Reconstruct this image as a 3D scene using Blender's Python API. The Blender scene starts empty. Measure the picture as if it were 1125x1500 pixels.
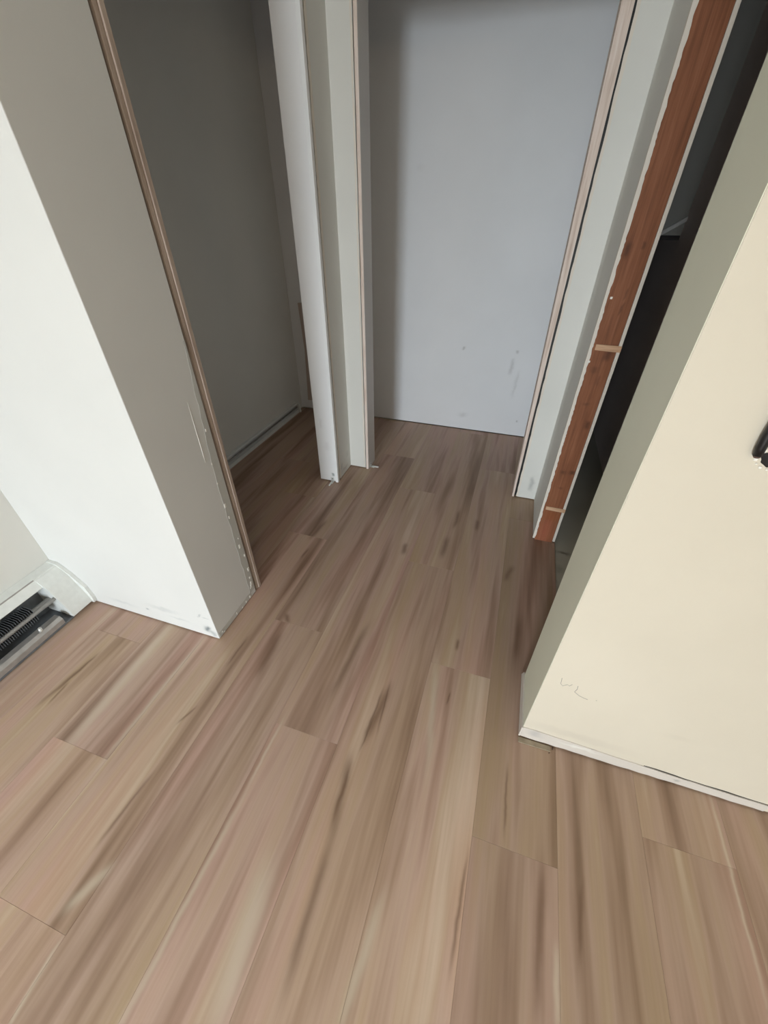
import bpy, bmesh, math, random
from mathutils import Matrix, Vector
random.seed(7)
S = bpy.context.scene
COL = S.collection

# ---------------------------------------------------------------- camera
H = 1.41
PITCH, YAW, ROLL, FPX = 0.649462442, -0.310263381, 0.00195084, 585.1485
fw = Vector((math.cos(PITCH)*math.sin(YAW), math.cos(PITCH)*math.cos(YAW), -math.sin(PITCH)))
r0 = Vector((math.cos(YAW), -math.sin(YAW), 0)); u0 = r0.cross(fw)
c_, s_ = math.cos(ROLL), math.sin(ROLL)
rt, up = c_*r0+s_*u0, -s_*r0+c_*u0
cd = bpy.data.cameras.new('camera'); cam = bpy.data.objects.new('camera', cd); COL.objects.link(cam)
cam.matrix_world = Matrix(((rt.x, up.x, -fw.x, 0), (rt.y, up.y, -fw.y, 0), (rt.z, up.z, -fw.z, H), (0, 0, 0, 1)))
cd.sensor_fit = 'VERTICAL'; cd.sensor_height = 36; cd.lens = FPX/1500*36
cd.clip_start = 0.02
S.camera = cam

# ---------------------------------------------------------------- light and exposure
S.view_settings.view_transform = 'Standard'; S.view_settings.look = 'None'
S.view_settings.gamma = 1; S.view_settings.use_curve_mapping = False
S.view_settings.exposure = 0.0
w = bpy.data.worlds.new('sky'); S.world = w; w.use_nodes = True
w.node_tree.nodes['Background'].inputs[0].default_value = (0.75, 0.86, 1, 1)
w.node_tree.nodes['Background'].inputs[1].default_value = 1.0
def area(name, loc, target, sx, sy, power, col, spread=180):
    l = bpy.data.lights.new(name, 'AREA'); l.shape = 'RECTANGLE'; l.size = sx; l.size_y = sy
    l.energy = power; l.color = col; l.spread = math.radians(spread)
    o = bpy.data.objects.new(name, l); COL.objects.link(o); o.location = loc
    o.rotation_euler = (Vector(target)-Vector(loc)).to_track_quat('-Z', 'Y').to_euler()
    return o
# daylight through the window in the wall behind the camera, and an added, unseen warm fill light
area('window_daylight', (-0.50, -3.60, 1.05), (-0.50, -1.6, -1.35), 0.74, 1.6, 160, (0.83, 0.925, 1.0), 150)
area('warm_fill', (1.0, -2.2, 1.9), (0.3, 0.7, 1.2), 0.4, 0.4, 6.5, (1.0, 0.76, 0.5))

# ---------------------------------------------------------------- helpers
def lin(c):
    return tuple((x/12.92 if x <= .04045 else ((x+.055)/1.055)**2.4) for x in (v/255 for v in c))+(1,)
def link(name, bm, mat, parent=None, **props):
    me = bpy.data.meshes.new(name); bm.normal_update(); bm.to_mesh(me); bm.free()
    o = bpy.data.objects.new(name, me); COL.objects.link(o)
    if mat: me.materials.append(mat)
    if parent: o.parent = parent
    for k, v in props.items(): o[k] = v
    return o
def empty(name, loc, **props):
    o = bpy.data.objects.new(name, None); COL.objects.link(o); o.location = loc; o.empty_display_size = .05
    for k, v in props.items(): o[k] = v
    return o
def box(bm, x0, y0, z0, x1, y1, z1, bev=0.0, seg=1):
    b = bmesh.new(); bmesh.ops.create_cube(b, size=1)
    for v in b.verts:
        v.co = Vector((x0+(v.co.x+.5)*(x1-x0), y0+(v.co.y+.5)*(y1-y0), z0+(v.co.z+.5)*(z1-z0)))
    if bev: bmesh.ops.bevel(b, geom=b.edges[:], offset=bev, segments=seg, affect='EDGES', profile=.5)
    me = bpy.data.meshes.new('t'); b.to_mesh(me); b.free(); bm.from_mesh(me); bpy.data.meshes.remove(me)
    return bm
def prism(bm, pts, axis, a, b, bev=0.0, seg=2):
    """polygon pts (in the two axes other than `axis`, in x,y,z order) extruded from a to b"""
    def P(p, t):
        q = list(p); q.insert(axis, t); return q
    m = bmesh.new()
    A = [m.verts.new(P(p, a)) for p in pts]; B = [m.verts.new(P(p, b)) for p in pts]
    n = len(pts)
    m.faces.new(A); m.faces.new(B[::-1])
    sides = [m.faces.new((A[i], B[i], B[(i+1) % n], A[(i+1) % n])) for i in range(n)]
    bmesh.ops.recalc_face_normals(m, faces=m.faces[:])
    if bev:
        ed = [e for e in m.edges if abs(e.verts[0].co[axis]-e.verts[1].co[axis]) > 1e-6]
        bmesh.ops.bevel(m, geom=ed, offset=bev, segments=seg, affect='EDGES', profile=.5)
    me = bpy.data.meshes.new('t'); m.to_mesh(me); m.free(); bm.from_mesh(me); bpy.data.meshes.remove(me)
    return bm
def tube(bm, pts, rad, n=10):
    pts = [Vector(p) for p in pts]; rings = []
    for i, p in enumerate(pts):
        d = (pts[min(i+1, len(pts)-1)]-pts[max(i-1, 0)]).normalized()
        a = d.orthogonal().normalized() if i == 0 else (rings_a - d*rings_a.dot(d)).normalized()
        rings_a = a; b = d.cross(a); R = rad[i] if isinstance(rad, (list, tuple)) else rad
        rings.append([bm.verts.new(p+R*(math.cos(2*math.pi*k/n)*a+math.sin(2*math.pi*k/n)*b)) for k in range(n)])
    for i in range(len(rings)-1):
        for k in range(n):
            f = bm.faces.new((rings[i][k], rings[i][(k+1) % n], rings[i+1][(k+1) % n], rings[i+1][k])); f.smooth = True
    bm.faces.new(rings[0][::-1]); bm.faces.new(rings[-1])
    return bm
def NB(): return bmesh.new()
def ragged(lo, hi, n, base, amp, seed):
    """points of a torn edge: (base +/- amp, z) from lo to hi"""
    R = random.Random(seed); out = []; v = 0
    for i in range(n+1):
        v = .55*v+R.uniform(-amp, amp)
        out.append((base+max(-amp, min(amp, v)), lo+(hi-lo)*i/n))
    return out

# ---------------------------------------------------------------- materials
def new_mat(name, rough=.6):
    m = bpy.data.materials.new(name); m.use_nodes = True
    b = m.node_tree.nodes['Principled BSDF']; b.inputs['Roughness'].default_value = rough
    return m, m.node_tree, b
def streak_group():
    g = bpy.data.node_groups.new('streak', 'ShaderNodeTree')
    for n, t in (('Base', 'NodeSocketColor'), ('Tint', 'NodeSocketColor'), ('U', 'NodeSocketFloat'), ('V', 'NodeSocketFloat'),
                 ('u0', 'NodeSocketFloat'), ('v0', 'NodeSocketFloat'), ('su', 'NodeSocketFloat'), ('sv', 'NodeSocketFloat'),
                 ('slant', 'NodeSocketFloat'), ('amount', 'NodeSocketFloat')):
        g.interface.new_socket(n, in_out='INPUT', socket_type=t)
    g.interface.new_socket('Color', in_out='OUTPUT', socket_type='NodeSocketColor')
    I = g.nodes.new('NodeGroupInput'); O = g.nodes.new('NodeGroupOutput')
    def M(op, a, b=None):
        n = g.nodes.new('ShaderNodeMath'); n.operation = op
        for k, v in enumerate((a, b)):
            if v is None: continue
            if isinstance(v, (int, float)): n.inputs[k].default_value = v
            else: g.links.new(v, n.inputs[k])
        return n.outputs[0]
    i = I.outputs
    dv = M('SUBTRACT', i['V'], i['v0'])
    du = M('SUBTRACT', M('SUBTRACT', i['U'], i['u0']), M('MULTIPLY', dv, i['slant']))
    a = M('DIVIDE', du, i['su']); b = M('DIVIDE', dv, i['sv'])
    a2 = M('MULTIPLY', a, a); b2 = M('MULTIPLY', b, b)
    e = M('EXPONENT', M('MULTIPLY', M('ADD', a2, M('MULTIPLY', b2, b2)), -1.0))
    mx = g.nodes.new('ShaderNodeMix'); mx.data_type = 'RGBA'
    g.links.new(M('MULTIPLY', e, i['amount']), mx.inputs[0]); g.links.new(i['Base'], mx.inputs[6]); g.links.new(i['Tint'], mx.inputs[7])
    g.links.new(mx.outputs[2], O.inputs[0])
    return g
SG = streak_group()
def add_streaks(nt, color, U, V, marks):
    for (u0, v0, su, sv, sl, amt, tint) in marks:
        n = nt.nodes.new('ShaderNodeGroup'); n.node_tree = SG
        nt.links.new(color, n.inputs['Base']); n.inputs['Tint'].default_value = lin(tint)
        nt.links.new(U, n.inputs['U']); nt.links.new(V, n.inputs['V'])
        for k, v in (('u0', u0), ('v0', v0), ('su', su), ('sv', sv), ('slant', sl), ('amount', amt)): n.inputs[k].default_value = v
        color = n.outputs[0]
    return color
def pos(nt, warp=0.0, scale=8.0):
    g = nt.nodes.new('ShaderNodeNewGeometry'); p = g.outputs['Position']
    if warp:
        n = nt.nodes.new('ShaderNodeTexNoise'); n.inputs['Scale'].default_value = scale; n.inputs['Detail'].default_value = 3
        nt.links.new(p, n.inputs['Vector'])
        v = nt.nodes.new('ShaderNodeVectorMath'); v.operation = 'MULTIPLY_ADD'
        nt.links.new(n.outputs['Color'], v.inputs[0]); v.inputs[1].default_value = (warp,)*3
        a = nt.nodes.new('ShaderNodeVectorMath'); a.operation = 'ADD'; a.inputs[1].default_value = (-warp/2,)*3
        nt.links.new(p, v.inputs[2]); nt.links.new(v.outputs[0], a.inputs[0]); p = a.outputs[0]
    s = nt.nodes.new('ShaderNodeSeparateXYZ'); nt.links.new(p, s.inputs[0])
    return p, s.outputs
def noise(nt, vec, scale, detail=3, rough=.5):
    n = nt.nodes.new('ShaderNodeTexNoise'); n.inputs['Scale'].default_value = scale
    n.inputs['Detail'].default_value = detail; n.inputs['Roughness'].default_value = rough
    if vec is not None: nt.links.new(vec, n.inputs['Vector'])
    return n.outputs['Fac']
def ramp(nt, fac, stops):
    r = nt.nodes.new('ShaderNodeValToRGB'); e = r.color_ramp.elements
    while len(e) < len(stops): e.new(.5)
    for k, (p, c) in enumerate(stops): e[k].position = p; e[k].color = lin(c)
    nt.links.new(fac, r.inputs[0]); return r.outputs[0]
def mapping(nt, vec, scale):
    m = nt.nodes.new('ShaderNodeVectorMath'); m.operation = 'MULTIPLY'; m.inputs[1].default_value = scale
    nt.links.new(vec, m.inputs[0]); return m.outputs[0]
def bump(nt, b, h, strength, dist=.002):
    n = nt.nodes.new('ShaderNodeBump'); n.inputs['Strength'].default_value = strength; n.inputs['Distance'].default_value = dist
    nt.links.new(h, n.inputs['Height']); nt.links.new(n.outputs[0], b.inputs['Normal'])
def paint(name, c, marks=(), axes=(0, 2), rough=.55, mottle=3):
    m, nt, b = new_mat(name, rough)
    p, xyz = pos(nt)
    col = ramp(nt, noise(nt, p, 2.2, 4), [(.3, tuple(v-mottle for v in c)), (.7, tuple(min(255, v+mottle) for v in c))])
    if marks:
        wp, wx = pos(nt, .03, 30)
        col = add_streaks(nt, col, wx[axes[0]], wx[axes[1]], marks)
    nt.links.new(col, b.inputs['Base Color'])
    bump(nt, b, noise(nt, p, 260, 2), .12, .0008)
    return m
def wood(name, dark, mid, light, marks=(), axes=(0, 2), grain=(60, 60, 3), rough=.7):
    m, nt, b = new_mat(name, rough)
    p, xyz = pos(nt)
    g = noise(nt, mapping(nt, p, grain), 1.0, 4, .6)
    col = ramp(nt, g, [(.25, dark), (.5, mid), (.75, light)])
    if marks:
        wp, wx = pos(nt, .012, 45)
        col = add_streaks(nt, col, wx[axes[0]], wx[axes[1]], marks)
    nt.links.new(col, b.inputs['Base Color']); bump(nt, b, g, .25, .001)
    return m
def plain(name, c, rough=.5, metal=0.0, vary=8, scale=40):
    m, nt, b = new_mat(name, rough); p, _ = pos(nt)
    col = ramp(nt, noise(nt, p, scale, 3), [(.3, tuple(max(0, v-vary) for v in c)), (.7, tuple(min(255, v+vary) for v in c))])
    nt.links.new(col, b.inputs['Base Color']); b.inputs['Metallic'].default_value = metal
    return m

# floor: wood-print vinyl planks
DARKC = (106, 78, 58); LIGHTC = (205, 192, 172)
DARK = [
(-1.377,0.413,0.0080,0.108,0.134),
(-1.363,0.363,0.0045,0.040,-0.062),
(-0.862,0.439,0.0040,0.033,0.328),
(-0.849,0.162,0.0055,0.090,0.072),
(-0.842,0.712,0.0060,0.065,0.031),
(-0.732,0.918,0.0120,0.021,-0.548),
(-0.716,0.744,0.0185,0.097,-0.088),
(-0.400,0.821,0.0130,0.164,0.067),
(-0.230,0.651,0.0140,0.099,0.111),
(-0.257,0.383,0.0135,0.104,-0.120),
(-0.237,0.136,0.0115,0.143,-0.046),
(-0.011,1.011,0.0070,0.025,-0.020),
(0.221,1.121,0.0135,0.103,0.029),
(-0.003,0.780,0.0035,0.022,0.047),
(0.414,0.322,0.0060,0.072,0.111),
(0.315,0.262,0.0110,0.133,0.038),
(0.217,0.525,0.0040,0.088,-0.028),
(-0.863,1.504,0.0110,0.077,0.110),
(-0.846,1.309,0.0060,0.035,0.085),
(-0.368,1.500,0.0130,0.043,-0.058),
(-0.150,1.835,0.0100,0.077,0.013),
(-0.034,1.815,0.0120,0.044,-0.045),
(-0.171,1.579,0.0145,0.076,0.020),
(0.123,0.244,0.0045,0.104,0.034),
(0.160,1.486,0.0130,0.052,0.240),
(-0.217,0.680,0.0035,0.086,-0.058),(-0.243,0.649,0.0040,0.084,0.036),(-0.242,0.578,0.0030,0.056,0.071),(-0.258,0.390,0.0045,0.069,-0.029),(-1.370,0.444,0.0040,0.073,0.075),
]
LIGHT = [
(-1.175,0.494,0.0195,0.239,-0.031),
(-1.015,0.474,0.0085,0.228,0.011),
(-0.542,0.056,0.0075,0.213,0.023),
(-0.782,-0.169,0.0045,0.062,-0.072),
(-0.082,0.089,0.0115,0.101,0.109),
(-0.367,0.036,0.0280,0.122,-0.107),
(0.802,0.513,0.0045,0.191,0.008),
(0.355,0.189,0.0070,0.055,-0.009),
(-0.050,0.718,0.0110,0.166,-0.138),
(-0.537,0.420,0.0045,0.087,0.023),
(-0.802,-0.008,0.0140,0.047,0.351),
]

def plank_material():
    m, nt, b = new_mat('wood print vinyl', .5)
    oi = nt.nodes.new('ShaderNodeObjectInfo')
    p, xyz = pos(nt)
    off = nt.nodes.new('ShaderNodeVectorMath'); off.operation = 'SCALE'; off.inputs[0].default_value = (17, 31, 53)
    nt.links.new(oi.outputs['Random'], off.inputs['Scale'])
    a = nt.nodes.new('ShaderNodeVectorMath'); a.operation = 'ADD'
    nt.links.new(p, a.inputs[0]); nt.links.new(off.outputs[0], a.inputs[1]); q = a.outputs[0]
    broad = noise(nt, mapping(nt, q, (13, .75, 1)), 1.0, 3, .55)
    col = ramp(nt, broad, [(.27, (132, 110, 92)), (.40, (168, 146, 130)), (.5, (189, 169, 155)), (.6, (186, 167, 146)), (.74, (206, 193, 177))])
    # olive / pink drift
    drift = noise(nt, mapping(nt, q, (7, .8, 1)), 1.0, 2)
    mx = nt.nodes.new('ShaderNodeMix'); mx.data_type = 'RGBA'; mx.blend_type = 'MULTIPLY'; mx.inputs[0].default_value = 1
    nt.links.new(col, mx.inputs[6]); nt.links.new(ramp(nt, drift, [(.32, (238, 230, 212)), (.5, (246, 238, 230)), (.68, (252, 236, 230))]), mx.inputs[7]); col = mx.outputs[2]
    fine = noise(nt, mapping(nt, q, (150, 4.5, 1)), 1.0, 4, .6)
    mx = nt.nodes.new('ShaderNodeMix'); mx.data_type = 'RGBA'; mx.blend_type = 'MULTIPLY'; mx.inputs[0].default_value = 1
    nt.links.new(col, mx.inputs[6]); nt.links.new(ramp(nt, fine, [(.25, (246, 244, 242)), (.6, (255, 255, 255))]), mx.inputs[7]); col = mx.outputs[2]
    # each plank's tone: random, darker in the right and far left rows
    mx = nt.nodes.new('ShaderNodeMix'); mx.data_type = 'RGBA'; mx.blend_type = 'MULTIPLY'; mx.inputs[0].default_value = 1
    nt.links.new(col, mx.inputs[6]); nt.links.new(oi.outputs['Color'], mx.inputs[7]); col = mx.outputs[2]
    wp, wx = pos(nt, .012, 14)
    col = add_streaks(nt, col, wx[0], wx[1], [(x, y, sx, max(sy, .02)*1.15, sl, .55, LIGHTC) for x, y, sx, sy, sl in LIGHT])
    col = add_streaks(nt, col, wx[0], wx[1], [(x, y, sx, max(sy, .02), sl, .62, DARKC) for x, y, sx, sy, sl in DARK])
    nt.links.new(col, b.inputs['Base Color'])
    bump(nt, b, fine, .08, .0006)
    return m

WHITE = (226, 225, 219)
M = {}
M['wall'] = paint('wall paint', WHITE)
M['dim'] = paint('plaster greyed for shade', (176, 176, 170))  # grey darkened so the side room's gloom sits in the colour
M['mauve'] = paint('bare mauve plaster', (236, 222, 216))
M['shade_black'] = paint('sooty boarding', (44, 42, 40))  # near-black colour stands in for shade in the void and jamb gaps
M['ceiling'] = paint('ceiling paint', (235, 234, 228))
G = (150, 158, 160)
M['pier_l'] = paint('scuffed wall paint', (221, 221, 218), [
    (-.985, .055, .013, .02, .3, .8, (90, 105, 110)), (-.965, .03, .012, .018, 0, .5, (120, 130, 135)), (-1.00, .13, .004, .008, 1, .5, G), (-.975, .125, .012, .003, 0, .5, G),
    (-1.19, .10, .06, .012, .3, .25, G), (-1.28, .065, .008, .008, 0, .5, (120, 130, 135)), (-1.12, .06, .04, .006, 0, .25, G), (-1.42, .06, .06, .01, 0, .2, G)])
M['pier_r'] = paint('right wall paint', (213, 204, 187), [
    (.40, .10, .12, .02, 0, .18, (170, 160, 150)), (.62, .25, .03, .012, .4, .06, (150, 140, 130))])
M['back'] = paint('closet paint', (238, 239, 242), [
    (-.02, .52, .012, .05, .1, .25, (120, 120, 118)), (-.37, .62, .010, .012, 0, .35, (130, 128, 124)), (.0, .62, .008, .01, 0, .3, (120, 118, 114)),
    (-.32, .12, .03, .02, .2, .18, (140, 138, 134)), (.1, .12, .006, .008, 0, .4, (110, 108, 104)), (.03, .40, .01, .09, .1, .16, (130, 128, 124)), (-.75, 1.6, .02, .02, 0, .05, (140, 138, 134))])
M['post'] = paint('post paint', WHITE, [(2.05, .08, .012, .02, .3, .4, (170, 172, 166)), (2.1, .04, .05, .01, 0, .3, (150, 150, 146)), (2.15, .12, .02, .02, 0, .2, (165, 165, 160))], axes=(1, 2))
M['hall_r'] = paint('hall paint', WHITE, [(.225, .11, .012, .045, 0, .45, (140, 142, 140))])
M['lit_tint'] = paint('grey green skim', (226, 225, 206))  # lighter colour on the pier end makes up for weak light there
M['strip'] = paint('unpainted strip', (208, 200, 191), [(.42, .045, .05, .006, 0, .5, (235, 233, 226)), (.70, .03, .006, .006, 0, .6, (140, 138, 136)), (.46, .06, .008, .004, 0, .8, (150, 148, 148)), (.29, .05, .02, .02, 0, .5, (165, 163, 162))])
M['primer'] = paint('glossy old paint', (196, 196, 190), rough=.28)
M['paper'] = paint('torn drywall paper', (232, 224, 212), rough=.9)
M['gyps'] = paint('plaster', (240, 236, 228), rough=.9)
M['jamb'] = paint('white jamb paint', (246, 245, 245), [(-.975, .05, .007, .012, 0, .7, (110, 125, 122)), (-1.03, .4, .01, .03, 0, .12, (150, 140, 140)), (-1.0, .25, .02, .03, 0, .10, (150, 140, 140))], rough=.4)
M['bright'] = paint('fresh gloss paint', (248, 248, 247), rough=.3)
M['jamb2'] = paint('grey jamb paint', (214, 210, 206), rough=.45)
M['raw'] = wood('raw pine edge', (150, 130, 116), (184, 166, 152), (200, 184, 172), grain=(90, 90, 5))
M['raw_pale'] = wood('pale pine edge', (205, 180, 164), (232, 214, 202), (244, 230, 222), grain=(90, 90, 5))
K = (78, 40, 18)
M['stud'] = wood('reddish stud', (112, 66, 38), (136, 83, 52), (152, 98, 68), [
    (.290, 1.30, .010, .022, 0, .75, K), (.335, 1.315, .006, .01, 0, .6, K), (.335, .96, .014, .022, .2, .75, K), (.305, .90, .012, .012, 0, .45, K), (.33, .86, .008, .02, 0, .3, K),
    (.345, .67, .010, .018, 0, .7, K), (.35, .43, .014, .012, 0, .75, K), (.31, .425, .012, .010, 0, .5, K), (.32, .34, .01, .006, 0, .4, K), (.33, 1.12, .004, .02, .2, .6, K),
    (.33, 1.17, .003, .018, .1, .5, K), (.315, .76, .012, .006, 0, .4, K), (.31, .07, .03, .08, 0, .35, (178, 92, 70)), (.32, .17, .04, .03, 0, .4, (150, 76, 24))], grain=(110, 110, 5))
M['shim'] = wood('pale shim', (176, 132, 98), (206, 166, 132), (224, 190, 158), grain=(8, 60, 200))
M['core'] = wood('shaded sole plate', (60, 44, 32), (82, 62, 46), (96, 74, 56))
M['patch'] = wood('bare brown board', (186, 170, 162), (196, 180, 172), (202, 188, 180))
M['enamel'] = plain('heater enamel', (226, 228, 224), .35, vary=4)
M['fin'] = plain('heater fins', (118, 122, 126), .5, .3)
M['rail'] = plain('heater rail', (172, 168, 164), .35, .3)
M['steel'] = plain('galvanised steel', (222, 222, 218), .35, .3)
M['concrete'] = paint('dusty concrete', (188, 187, 174), [(.42, 1.73, .03, .012, 0, .6, (70, 58, 46)), (.40, 1.60, .02, .03, 0, .3, (90, 84, 74))], axes=(0, 1), rough=.9, mottle=9)
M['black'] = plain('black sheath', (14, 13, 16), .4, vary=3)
M['cablecut'] = plain('brown cable end', (92, 70, 62), .6)
M['graphite'] = plain('graphite', (150, 144, 138), .7)
M['shimplastic'] = plain('pale plastic', (150, 136, 114), .4, vary=12)
M['scraps'] = plain('dark scrap', (70, 48, 34), .7)
M['batten'] = plain('pale batten', (244, 244, 240), .6)
M['plank'] = plank_material()

# ---------------------------------------------------------------- the setting: floor
CEIL, G0 = 2.44, .006                     # drywall is held 6 mm off the floor: the dark gap under it
def T(o, label, cat, **k):
    o['label'] = label; o['category'] = cat
    for a, v in k.items(): o[a] = v
    return o
floor = T(link('floor', box(NB(), -1.80, -3.75, -.10, 1.95, 3.95, -.009), M['concrete']), 'brown wood-look plank floor running through the doorway', 'floor', kind='structure')
PW, X0, PL = .2286, .133, 1.534
joint = {-6: .243, -5: -.093, -4: .896, -3: .512, -2: 1.42, -1: .902, 0: .405, 1: -.35, -7: .62, -8: .1, 2: .55, 3: -.7, 4: .2, 5: -.1, 6: .5, 7: -.6, 8: 0}
RT = random.Random(3)
tones = {}
def plank(xa, xb, ya, yb, tone):
    if xb-xa < .004 or yb-ya < .004: return
    bm = box(NB(), xa+.0001, ya+.0001, -.008, xb-.0001, yb-.0001, 0)
    top = [e for e in bm.edges if all(v.co.z > -.001 for v in e.verts)]
    bmesh.ops.bevel(bm, geom=top, offset=.0006, segments=1, affect='EDGES')
    o = link('plank', bm, M['plank'], floor); o.color = tone
for k in range(-9, 9):
    xa, xb = X0+PW*k, X0+PW*(k+1)
    xa, xb = max(xa, -1.735), min(xb, 1.90)
    if xb <= xa: continue
    j = joint.get(k, 0)-3*PL
    while j < 3.013:
        ya, yb = max(j, -2.6), min(j+PL, 3.013)
        t = RT.uniform(1.0, 1.15); d = .86 if k >= 0 else .95 if k <= -5 else 1.0; tone = (t*d*RT.uniform(.985, 1.015), t*d*(.955 if k >= 0 else .97), t*d*RT.uniform(.97, 1.02)*(.94 if k >= 0 else 1), 1)
        if yb > ya:
            if k <= -1 or yb <= .95: plank(xa, xb, ya, yb, tone)
            elif k == 0:                                     # runs to the saw cut in the side doorway
                plank(xa, xb, ya, yb, tone)
            elif ya < .95: plank(xa, xb, ya, .95, tone)
            if k == 1 and yb > .95: plank(xa, .377, max(ya, .95), min(yb, 1.8), tone)
        j += PL

# ---------------------------------------------------------------- the setting: walls
def wall(name, pts, mat, label, z0=G0, z1=CEIL, inset=.012, sole=True, bev=.002):
    o = T(link(name, prism(NB(), pts, 2, z0, z1, bev), mat), label, 'wall', kind='structure')
    if sole:
        cx = sum(p[0] for p in pts)/len(pts); cy = sum(p[1] for p in pts)/len(pts)
        q = []
        n = len(pts)
        for i in range(n):                                   # inset polygon (right angles only)
            a, b, c = Vector(pts[i-1]), Vector(pts[i]), Vector(pts[(i+1) % n])
            d1 = (b-a).normalized(); d2 = (c-b).normalized()
            q.append(tuple(b+inset*(Vector((-d1.y, d1.x))+Vector((-d2.y, d2.x)))))
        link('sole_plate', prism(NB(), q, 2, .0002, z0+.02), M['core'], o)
    return o
def rect(x0, y0, x1, y1): return [(x0, y0), (x1, y0), (x1, y1), (x0, y1)]     # counter-clockwise
XL = -1.735
wl = wall('wall_left', rect(XL-.1, -3.8, XL, 3.113), M['wall'], 'long pale outer wall carrying the heater and the closet rail', sole=False, z0=-.1)
wb = wall('wall_back', rect(XL, 3.013, .264, 3.113), M['back'], 'scuffed pale grey back wall of the closet', z0=G0)
pier = wall('wall_left_pier', rect(XL, .736, -.942, 1.006), M['pier_l'], 'thick white wall stub beside the baseboard heater with a shaded end')
post = wall('wall_closet_corner', [(-1.066, 2.014), (-.945, 2.014), (-.945, 2.2), (-.836, 2.2), (-.836, 2.32), (-1.066, 2.32)], M['post'],
            'narrow white corner post between the two closet openings')
hall = wall('wall_hall_right', [(.160, 2.163), (.264, 2.163), (.264, 1.80), (.372, 1.80), (.372, 3.013), (.264, 3.013), (.264, 2.28), (.160, 2.28)], M['hall_r'],
            'white partition ending in a bare reddish stud')
rp = wall('wall_right_pier', rect(.247, .725, 1.9, .925), M['pier_r'], 'cream wall with a cable hole and a cracked bottom strip')
wall('wall_right', rect(1.9, -3.8, 2.0, .925), M['wall'], 'outer wall of the room behind the viewer on the right', z0=-.1, sole=False)
wall('wall_side_room', rect(.70, .925, .8, 3.9), M['mauve'], 'unlit wall of the dark side room past the stud', z0=-.1, sole=False)
sb = NB(); box(sb, .372, 2.90, 1.30, .70, 3.0, CEIL)
T(link('wall_side_room_back', sb, M['dim']), 'grey wall hanging above the black void of the side room', 'wall', kind='structure')
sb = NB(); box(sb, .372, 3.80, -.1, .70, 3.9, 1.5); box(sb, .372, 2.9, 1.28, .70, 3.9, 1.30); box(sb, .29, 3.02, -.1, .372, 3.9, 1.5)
T(link('wall_void', sb, M['shade_black']), 'cavity at the end of the side room, coloured black for shade', 'wall', kind='structure')
# wall behind the camera, with its window opening
bm = NB()
box(bm, XL, -3.8, -.1, -.95, -3.7, CEIL); box(bm, -.05, -3.8, -.1, 1.9, -3.7, CEIL); box(bm, -.95, -3.8, 2.22, -.05, -3.7, CEIL); box(bm, -.95, -3.8, -.1, -.05, -3.7, .28)
T(link('wall_rear', bm, M['wall']), 'wall behind the viewer around the window', 'wall', kind='structure')
bm = NB()
for x0, z0, x1, z1 in ((-.95, .28, -.90, 2.22), (-.10, .28, -.05, 2.22), (-.90, .28, -.10, .33), (-.90, 2.17, -.10, 2.22)):
    box(bm, x0, -3.76, z0, x1, -3.70, z1, .003)
T(link('window_1', bm, M['jamb']), 'white framed window lighting the room from behind the viewer', 'window', kind='structure')
T(link('ceiling', box(NB(), XL-.1, -3.8, CEIL, 2.0, 3.113, CEIL+.1), M['ceiling']), 'flat white ceiling above room and closets', 'ceiling', kind='structure')
# headers over the three openings
bm = NB()
box(bm, -.945, 2.2, 2.06, .264, 2.28, CEIL); box(bm, -1.066, 1.0, 2.06, -.945, 2.003, CEIL); box(bm, .25, .925, 2.06, .372, 1.80, CEIL)
T(link('wall_headers', bm, M['wall']), 'wall panels above the closet and doorway openings', 'wall', kind='structure')

# ---- wall_left_pier: torn strips and the raw jamb board on its end
ZT = 2.2
e = [(.968+.030*max(0, (z-.55)/.55)**1.5+dy-.968, z) for dy, z in ragged(.03, 1.1, 50, .968, .003, 1)]
link('casing_strip', prism(NB(), [(1.0055, .03), (1.0055, 1.1)]+e[::-1], 0, -.9425, -.9414), M['primer'], pier)
link('backing', box(NB(), -1.05, 1.004, .001, -.958, 1.033, ZT), M['shade_black'], pier)
e = [(y, .034+random.Random(int(y*999)).uniform(-.002, .002)) for y in (.742, .78, .82, .86, .90, .94, .972)]
link('bottom_strip', prism(NB(), [(.972, .007), (.742, .007)]+e, 0, -.9425, -.9413), M['primer'], pier)
bm = NB()
R = random.Random(5)
for y, z in ((.985, .06), (.99, .075), (.978, .055), (.96, .02), (.93, .016), (.90, .012), (.86, .02), (.76, .025), (.77, .012), (.992, .11), (.996, .16), (.985, .30), (.975, .46), (.972, .52), (.967, .62), (.968, .70), (.99, .34), (.998, .24), (.985, .82)):
    s = R.uniform(.002, .0045)
    box(bm, -.9415, y-s, z-s*R.uniform(.8, 3), -.9395, y+s, z+s*R.uniform(.8, 3), .0008)
link('paint_chip', bm, M['gyps'], pier, kind='stuff')
link('paint_run', tube(NB(), [(-.9415, .945, .93), (-.9412, .944, .85), (-.9412, .943, .76), (-.9415, .943, .72)], [.0003, .0008, .0010, .0005], 6), M['gyps'], pier)
jb = link('jamb_board', prism(NB(), [(-1.064, 1.018), (-.944, 1.018), (-.944, 1.0305), (-1.064, 1.0305)], 2, .004, ZT, .001), M['raw'], pier)
link('jamb_board', prism(NB(), [(-1.064, 1.032), (-.940, 1.032), (-.940, 1.047), (-1.064, 1.047)], 2, .004, ZT, .0015), M['raw'], pier)
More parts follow.
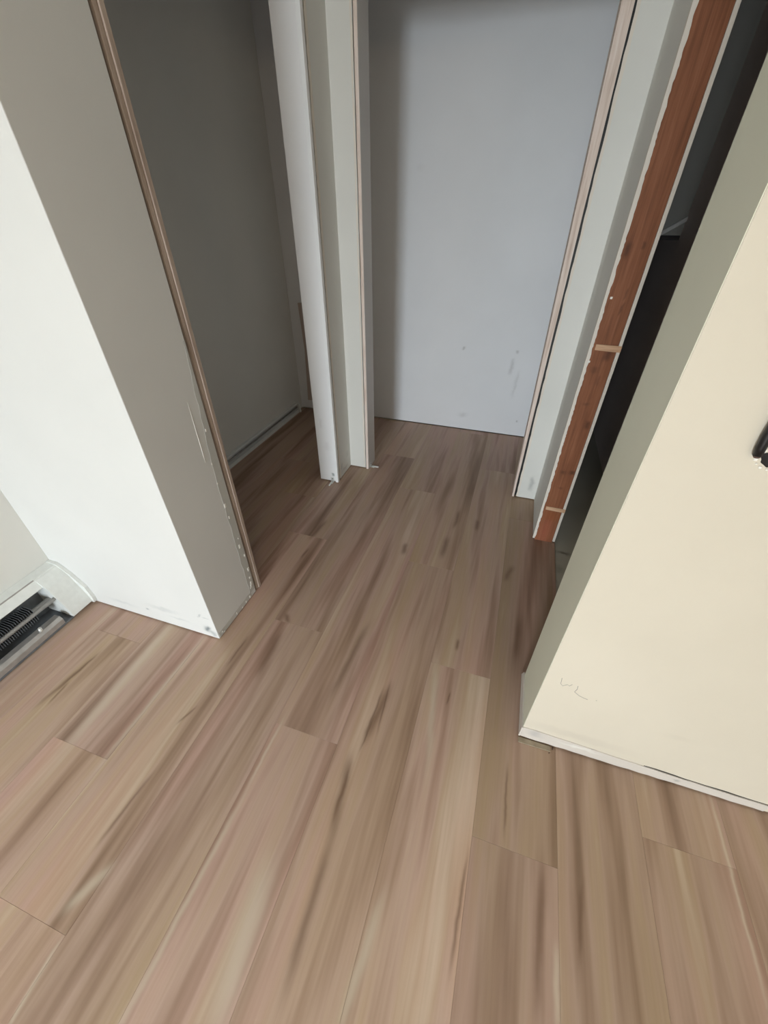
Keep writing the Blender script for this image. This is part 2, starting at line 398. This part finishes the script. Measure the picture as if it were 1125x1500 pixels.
# ---- corner post: jamb boards of both closet openings
j = link('jamb_board', prism(NB(), [(-1.066, 1.976), (-.962, 1.976), (-.962, 1.995), (-1.066, 1.995)], 2, .008, ZT, .0015), M['jamb'], post)
link('jamb_edge', prism(NB(), [(-.961, 1.972), (-.942, 1.972), (-.942, 1.995), (-.961, 1.995)], 2, .003, ZT, .002), M['bright'], post)
e = ragged(.01, ZT, 160, 2.0075, .0035, 2)
link('torn_edge', prism(NB(), [(2.025, .01), (2.025, ZT)]+e[::-1], 0, -.9456, -.9436), M['paper'], post)
link('backing', box(NB(), -1.05, 1.994, .001, -.965, 2.02, CEIL-.01), M['shade_black'], post)
link('backing', box(NB(), -.85, 2.215, .001, -.828, 2.31, CEIL-.01), M['shade_black'], post)
link('backing', box(NB(), .142, 2.185, .001, .162, 2.275, CEIL-.01), M['shade_black'], hall)
link('jamb_board', prism(NB(), [(-.829, 2.193), (-.8125, 2.193), (-.8125, 2.32), (-.829, 2.32)], 2, .003, ZT, .0015), M['jamb2'], post)
link('jamb_edge', prism(NB(), [(-.8285, 2.1905), (-.8135, 2.1905), (-.8135, 2.1935), (-.8285, 2.1935)], 2, .003, ZT), M['raw_pale'], post)
e = ragged(.01, ZT, 160, -.8385, .0028, 4)
link('torn_edge', prism(NB(), [(-.846, .01), (-.846, ZT)]+e[::-1], 1, 2.1985, 2.2006), M['paper'], post)
# ---- hall partition: leaning jamb board, torn paper, bare stud between two drywall sheets
def lean(bm, z0, z1, n=12):
    v0 = None
    for i in range(n+1):
        t = i/n; z = z0+(z1-z0)*t
        xa = .133-.027*t**1.1; xb = .1440+.006*t
        L = [bm.verts.new(c) for c in ((xa, 2.160, z), (xb, 2.160, z), (xb, 2.28, z), (xa, 2.28, z))]
        if v0:
            for q in range(4): bm.faces.new((v0[q], v0[(q+1) % 4], L[(q+1) % 4], L[q]))
        else: bm.faces.new(L[::-1])
        v0 = L
    bm.faces.new(v0); bmesh.ops.recalc_face_normals(bm, faces=bm.faces[:]); return bm
link('jamb_board', lean(NB(), .003, ZT), M['raw_pale'], hall)
e = ragged(.01, ZT, 70, .1566, .0016, 8)
link('torn_edge', prism(NB(), [(.168, .01), (.168, ZT)]+e[::-1], 1, 2.1612, 2.1642), M['paper'], hall)
stud = link('stud', prism(NB(), [(.2735, 1.787), (.361, 1.787), (.361, 1.80), (.2735, 1.80)], 2, .0005, CEIL-.01, .0015), M['stud'], hall)
e = ragged(.01, CEIL-.01, 110, 1.7845, .0022, 9)
link('drywall_sheet', prism(NB(), [(1.80, .01), (1.80, CEIL-.01)]+e[::-1], 0, .2625, .2725), M['paper'], hall)
e = ragged(.01, CEIL-.01, 110, 1.7845, .0012, 10)
link('drywall_sheet', prism(NB(), [(1.80, .01), (1.80, CEIL-.01)]+e[::-1], 0, .3618, .3735), M['paper'], hall)
e = ragged(.02, CEIL-.02, 300, .2750, .0016, 11)
link('torn_paper', prism(NB(), [(.2715, .02), (.2715, CEIL-.02)]+e[::-1], 1, 1.7858, 1.7874), M['paper'], hall)
for z, h in ((.985, .012), (.213, .011)):
    link('shim', prism(NB(), [(.283, z-h*.8), (.374, z-h), (.374, z+h*.9), (.283, z+h)], 1, 1.7825, 1.7875, .001), M['shim'], hall)
bm = NB()
for x, z in ((.286, 1.155), (.2765, .93)):
    s = .004; box(bm, x-s, 1.785, z-s, x+s, 1.7875, z+s, .001)
link('paint_chip', bm, M['gyps'], hall, kind='stuff')
# ---- right pier: bare strip along its foot, cracked caulk, cable hole
R = random.Random(21)
xs = [.2475+.0275*i for i in range(26)]
top = [(x, .066-.022*min(1, max(0, (x-.28)/.5))+R.uniform(-.0012, .0012)) for x in xs]
bot = [(x, .006+R.uniform(0, .004)) for x in xs]
link('bottom_strip', prism(NB(), bot+top[::-1], 1, .7222, .7252), M['strip'], rp)
crk = [(x, z+.001) for x, z in top if x > .60]
link('crack', prism(NB(), crk+[(x, z+.0035+.0015*math.sin(x*40)) for x, z in crk[::-1]], 1, .7243, .7253), M['black'], rp)
link('bottom_strip', prism(NB(), [(.7225, .006), (.955, .006), (.935, .05), (.7225, .062)], 0, .2425, .2472), M['strip'], rp)
bm = NB()
for st in ([(0.286, 0.376), (0.288, 0.362), (0.289, 0.35), (0.296, 0.341), (0.306, 0.354), (0.312, 0.349), (0.317, 0.36)],
           [(0.332, 0.36), (0.334, 0.344), (0.331, 0.329), (0.346, 0.317), (0.36, 0.312), (0.371, 0.31)], [(0.39, 0.317), (0.393, 0.316)]):
    tube(bm, [(x, .7249, z) for x, z in st], .0007, 5)
link('pencil_scribble', bm, M['graphite'], rp)
link('end_lit_tint', box(NB(), .2462, .7262, .0075, .2472, .9245, CEIL-.001), M['lit_tint'], rp)
bm = NB(); R = random.Random(4)
for i in range(15):
    a = i/15*2*math.pi; s = R.uniform(.001, .0035)
    x, z = .425+.026*math.cos(a), 1.092+.020*math.sin(a)
    if True: box(bm, x-s, .7225, z-s, x+s, .7255, z+s, .001)
link('broken_plaster', bm, M['gyps'], rp, kind='stuff')
link('hole', prism(NB(), [(.425+.02*math.cos(a)*(1+.1*math.sin(5*a)), 1.092+.015*math.sin(a)*(1+.12*math.cos(7*a))) for a in [i/24*2*math.pi for i in range(24)]], 1, .7245, .7254), M['black'], rp)

# ---- other fixed pieces
link('bare_patch', prism(NB(), [(-1.662, .08), (-1.40, .08), (-1.40, .86), (-1.655, .84), (-1.64, .5)], 1, 3.006, 3.0135), M['patch'], wb)

# ---------------------------------------------------------------- things
ht = T(empty('baseboard_heater', (XL+.07, -.3, 0)), 'white baseboard heater with its front panel off, ending at the white wall stub', 'heater')
def hp(name, bm, mat, parent=None):
    o = link(name, bm, mat); o.parent = parent or ht
    if not parent: o.matrix_parent_inverse = Matrix.Translation(-ht.location)
    return o
Y0, Y1 = -1.9, .734
hp('back_panel', prism(NB(), [(XL, .012), (XL+.128, .004), (XL+.128, .012), (XL+.004, .016), (XL+.004, .205), (XL, .205)], 1, Y0, .64), M['fin'])
hp('hood', prism(NB(), [(XL, .216), (XL, .200), (XL+.042, .197), (XL+.066, .172), (XL+.070, .176), (XL+.048, .208), (XL+.044, .212)], 1, Y0, Y1, .0015), M['enamel'])
hp('lip', prism(NB(), [(XL+.043, .205), (XL+.047, .205), (XL+.0475, .2118), (XL+.0435, .2128)], 1, Y0, .63), M['rail'])
prof = [(XL, .0215), (XL+.138, .021), (XL+.134, .04), (XL+.092, .172), (XL+.054, .208), (XL, .213)]
prof[1] = (XL+.146, .021); prof[2] = (XL+.141, .045)
cap = hp('end_cap', prism(NB(), prof, 1, .632, .734, .004, 3), M['enamel'])
fl_ = [(XL, .012), (XL+.154, .014), (XL+.158, .045), (XL+.148, .105), (XL+.103, .172), (XL+.060, .213), (XL+.05, .2185), (XL, .2185)]
fg = link('flange', prism(NB(), fl_, 1, .722, .7355, .003, 3), M['enamel']); fg.parent = cap
hp('bottom_rail', prism(NB(), [(XL+.085, .012), (XL+.128, .012), (XL+.132, .040), (XL+.120, .052), (XL+.088, .048)], 1, Y0, .60, .002), M['rail'])
hp('heating_pipe', tube(NB(), [(XL+.062, Y0, .105), (XL+.062, .70, .105)], .011, 12), M['rail'])
hp('damper_rod', tube(NB(), [(XL+.098, Y0, .120), (XL+.098, .64, .120)], .008, 10), M['rail'])
bm = NB()
for i in range(190):
    y = -1.0+i*.0082
    box(bm, XL+.034, y, .074, XL+.086, y+.0010, .140)
hp('fins', bm, M['fin']); bpy.context.scene.objects['fins']['kind'] = 'stuff'
hp('bolt', tube(NB(), [(XL+.124, .52, .058), (XL+.126, .52, .075)], [.008, .006], 8), M['steel'])
hp('support_bracket', prism(NB(), [(XL+.004, .03), (XL+.10, .03), (XL+.10, .05), (XL+.07, .19), (XL+.004, .19)], 1, .30, .303), M['fin'])

cb = T(empty('baseboard_heater', (XL+.03, 2.0, 0)), 'low narrow heating rail along the foot of the dark closet wall', 'heater')
def cp(name, bm, mat):
    o = link(name, bm, mat); o.parent = cb; o.matrix_parent_inverse = Matrix.Translation(-cb.location); return o
cp('back_panel', prism(NB(), [(XL, .004), (XL+.006, .004), (XL+.006, .075), (XL, .075)], 1, 1.02, 2.93), M['enamel'])
cp('lip', prism(NB(), [(XL, .074), (XL+.022, .070), (XL+.024, .074), (XL+.020, .082), (XL, .084)], 1, 1.02, 2.935, .001), M['enamel'])
cp('heating_pipe', tube(NB(), [(XL+.014, 1.02, .046), (XL+.014, 2.92, .046)], .006, 10), M['rail'])
cp('bottom_rail', prism(NB(), [(XL, .001), (XL+.03, .001), (XL+.028, .026), (XL, .030)], 1, 1.02, 2.90), M['enamel'])
cp('end_bracket', prism(NB(), [(XL, .002), (XL+.045, .002), (XL+.040, .06), (XL+.028, .095), (XL, .098)], 1, 2.905, 2.918, .002), M['enamel'])

def bracket(loc, rz, label):
    t = T(empty('door_pivot_bracket', loc), label, 'bracket'); t['group'] = 'pivot brackets at the closet jambs'; t.rotation_euler.z = rz
    link('plate', box(NB(), -.011, -.0018, .001, .011, 0, .034, .0006), M['steel'], t)
    link('foot', box(NB(), -.009, -.030, .0008, .009, -.001, .0035, .0006), M['steel'], t)
    link('pin', tube(NB(), [(0, -.012, .007), (.001, -.040, .0075), (.002, -.058, .008)], [.0055, .006, .005], 10), M['steel'], t)
    link('screw', tube(NB(), [(0, -.0015, .024), (0, -.0042, .024)], [.0042, .003], 8), M['fin'], t)
bracket((-.982, 1.9755, 0), 0, 'small steel pivot bracket at the foot of the white corner post, pin towards the viewer')
bracket((-.8115, 2.232, 0), math.radians(84), 'small steel pivot bracket at the grey inner jamb of the wide closet opening')

cable = T(empty('cable', (.43, .72, 1.1)), 'black cable hanging down the cream wall above a small broken hole', 'cable')
def kp(name, bm, mat):
    o = link(name, bm, mat); o.parent = cable; o.matrix_parent_inverse = Matrix.Translation(-cable.location); return o
kp('sheath', tube(NB(), [(.3945, .7170, 1.0985), (.3925, .7160, 1.112), (.3915, .7155, 1.130), (.391, .7150, 1.155), (.394, .715, 1.19), (.402, .7165, 1.22), (.412, .7235, 1.235)], [.0068, .0074, .0078, .008, .008, .008, .007], 12), M['black'])
kp('cut_end', tube(NB(), [(.3955, .7172, 1.0945), (.3945, .7170, 1.0988)], [.0045, .0064], 12), M['cablecut'])

shim = T(link('floor_shim', box(NB(), .243, .703, .0004, .345, .721, .0032, .0008), M['shimplastic']), 'thin pale shim lying under the corner of the cream wall', 'shim')
shim.rotation_euler = (0, 0, 0)
for x, y, s in ((.352, .7165, .004), (.341, .6985, .0022)):
    T(link('wood_chip', tube(NB(), [(x-s*.4, y-s, .0022), (x, y, .0028), (x+s*.3, y+s*1.2, .0022)], [s*.4, s*.55, s*.3], 6), M['scraps']),
      'tiny dark chip touching the cream wall foot' if s > .003 else 'tiniest dark chip beside the pale floor shim', 'chip')
bt = T(link('batten', box(NB(), -.075, -.008, -.009, .075, .008, .009, .001), M['batten']), 'thin pale stick leaning across the dark side room behind the stud', 'stick')
bt.location = (.66, 2.890, 1.345); bt.rotation_euler = (0, math.radians(-33), 0)
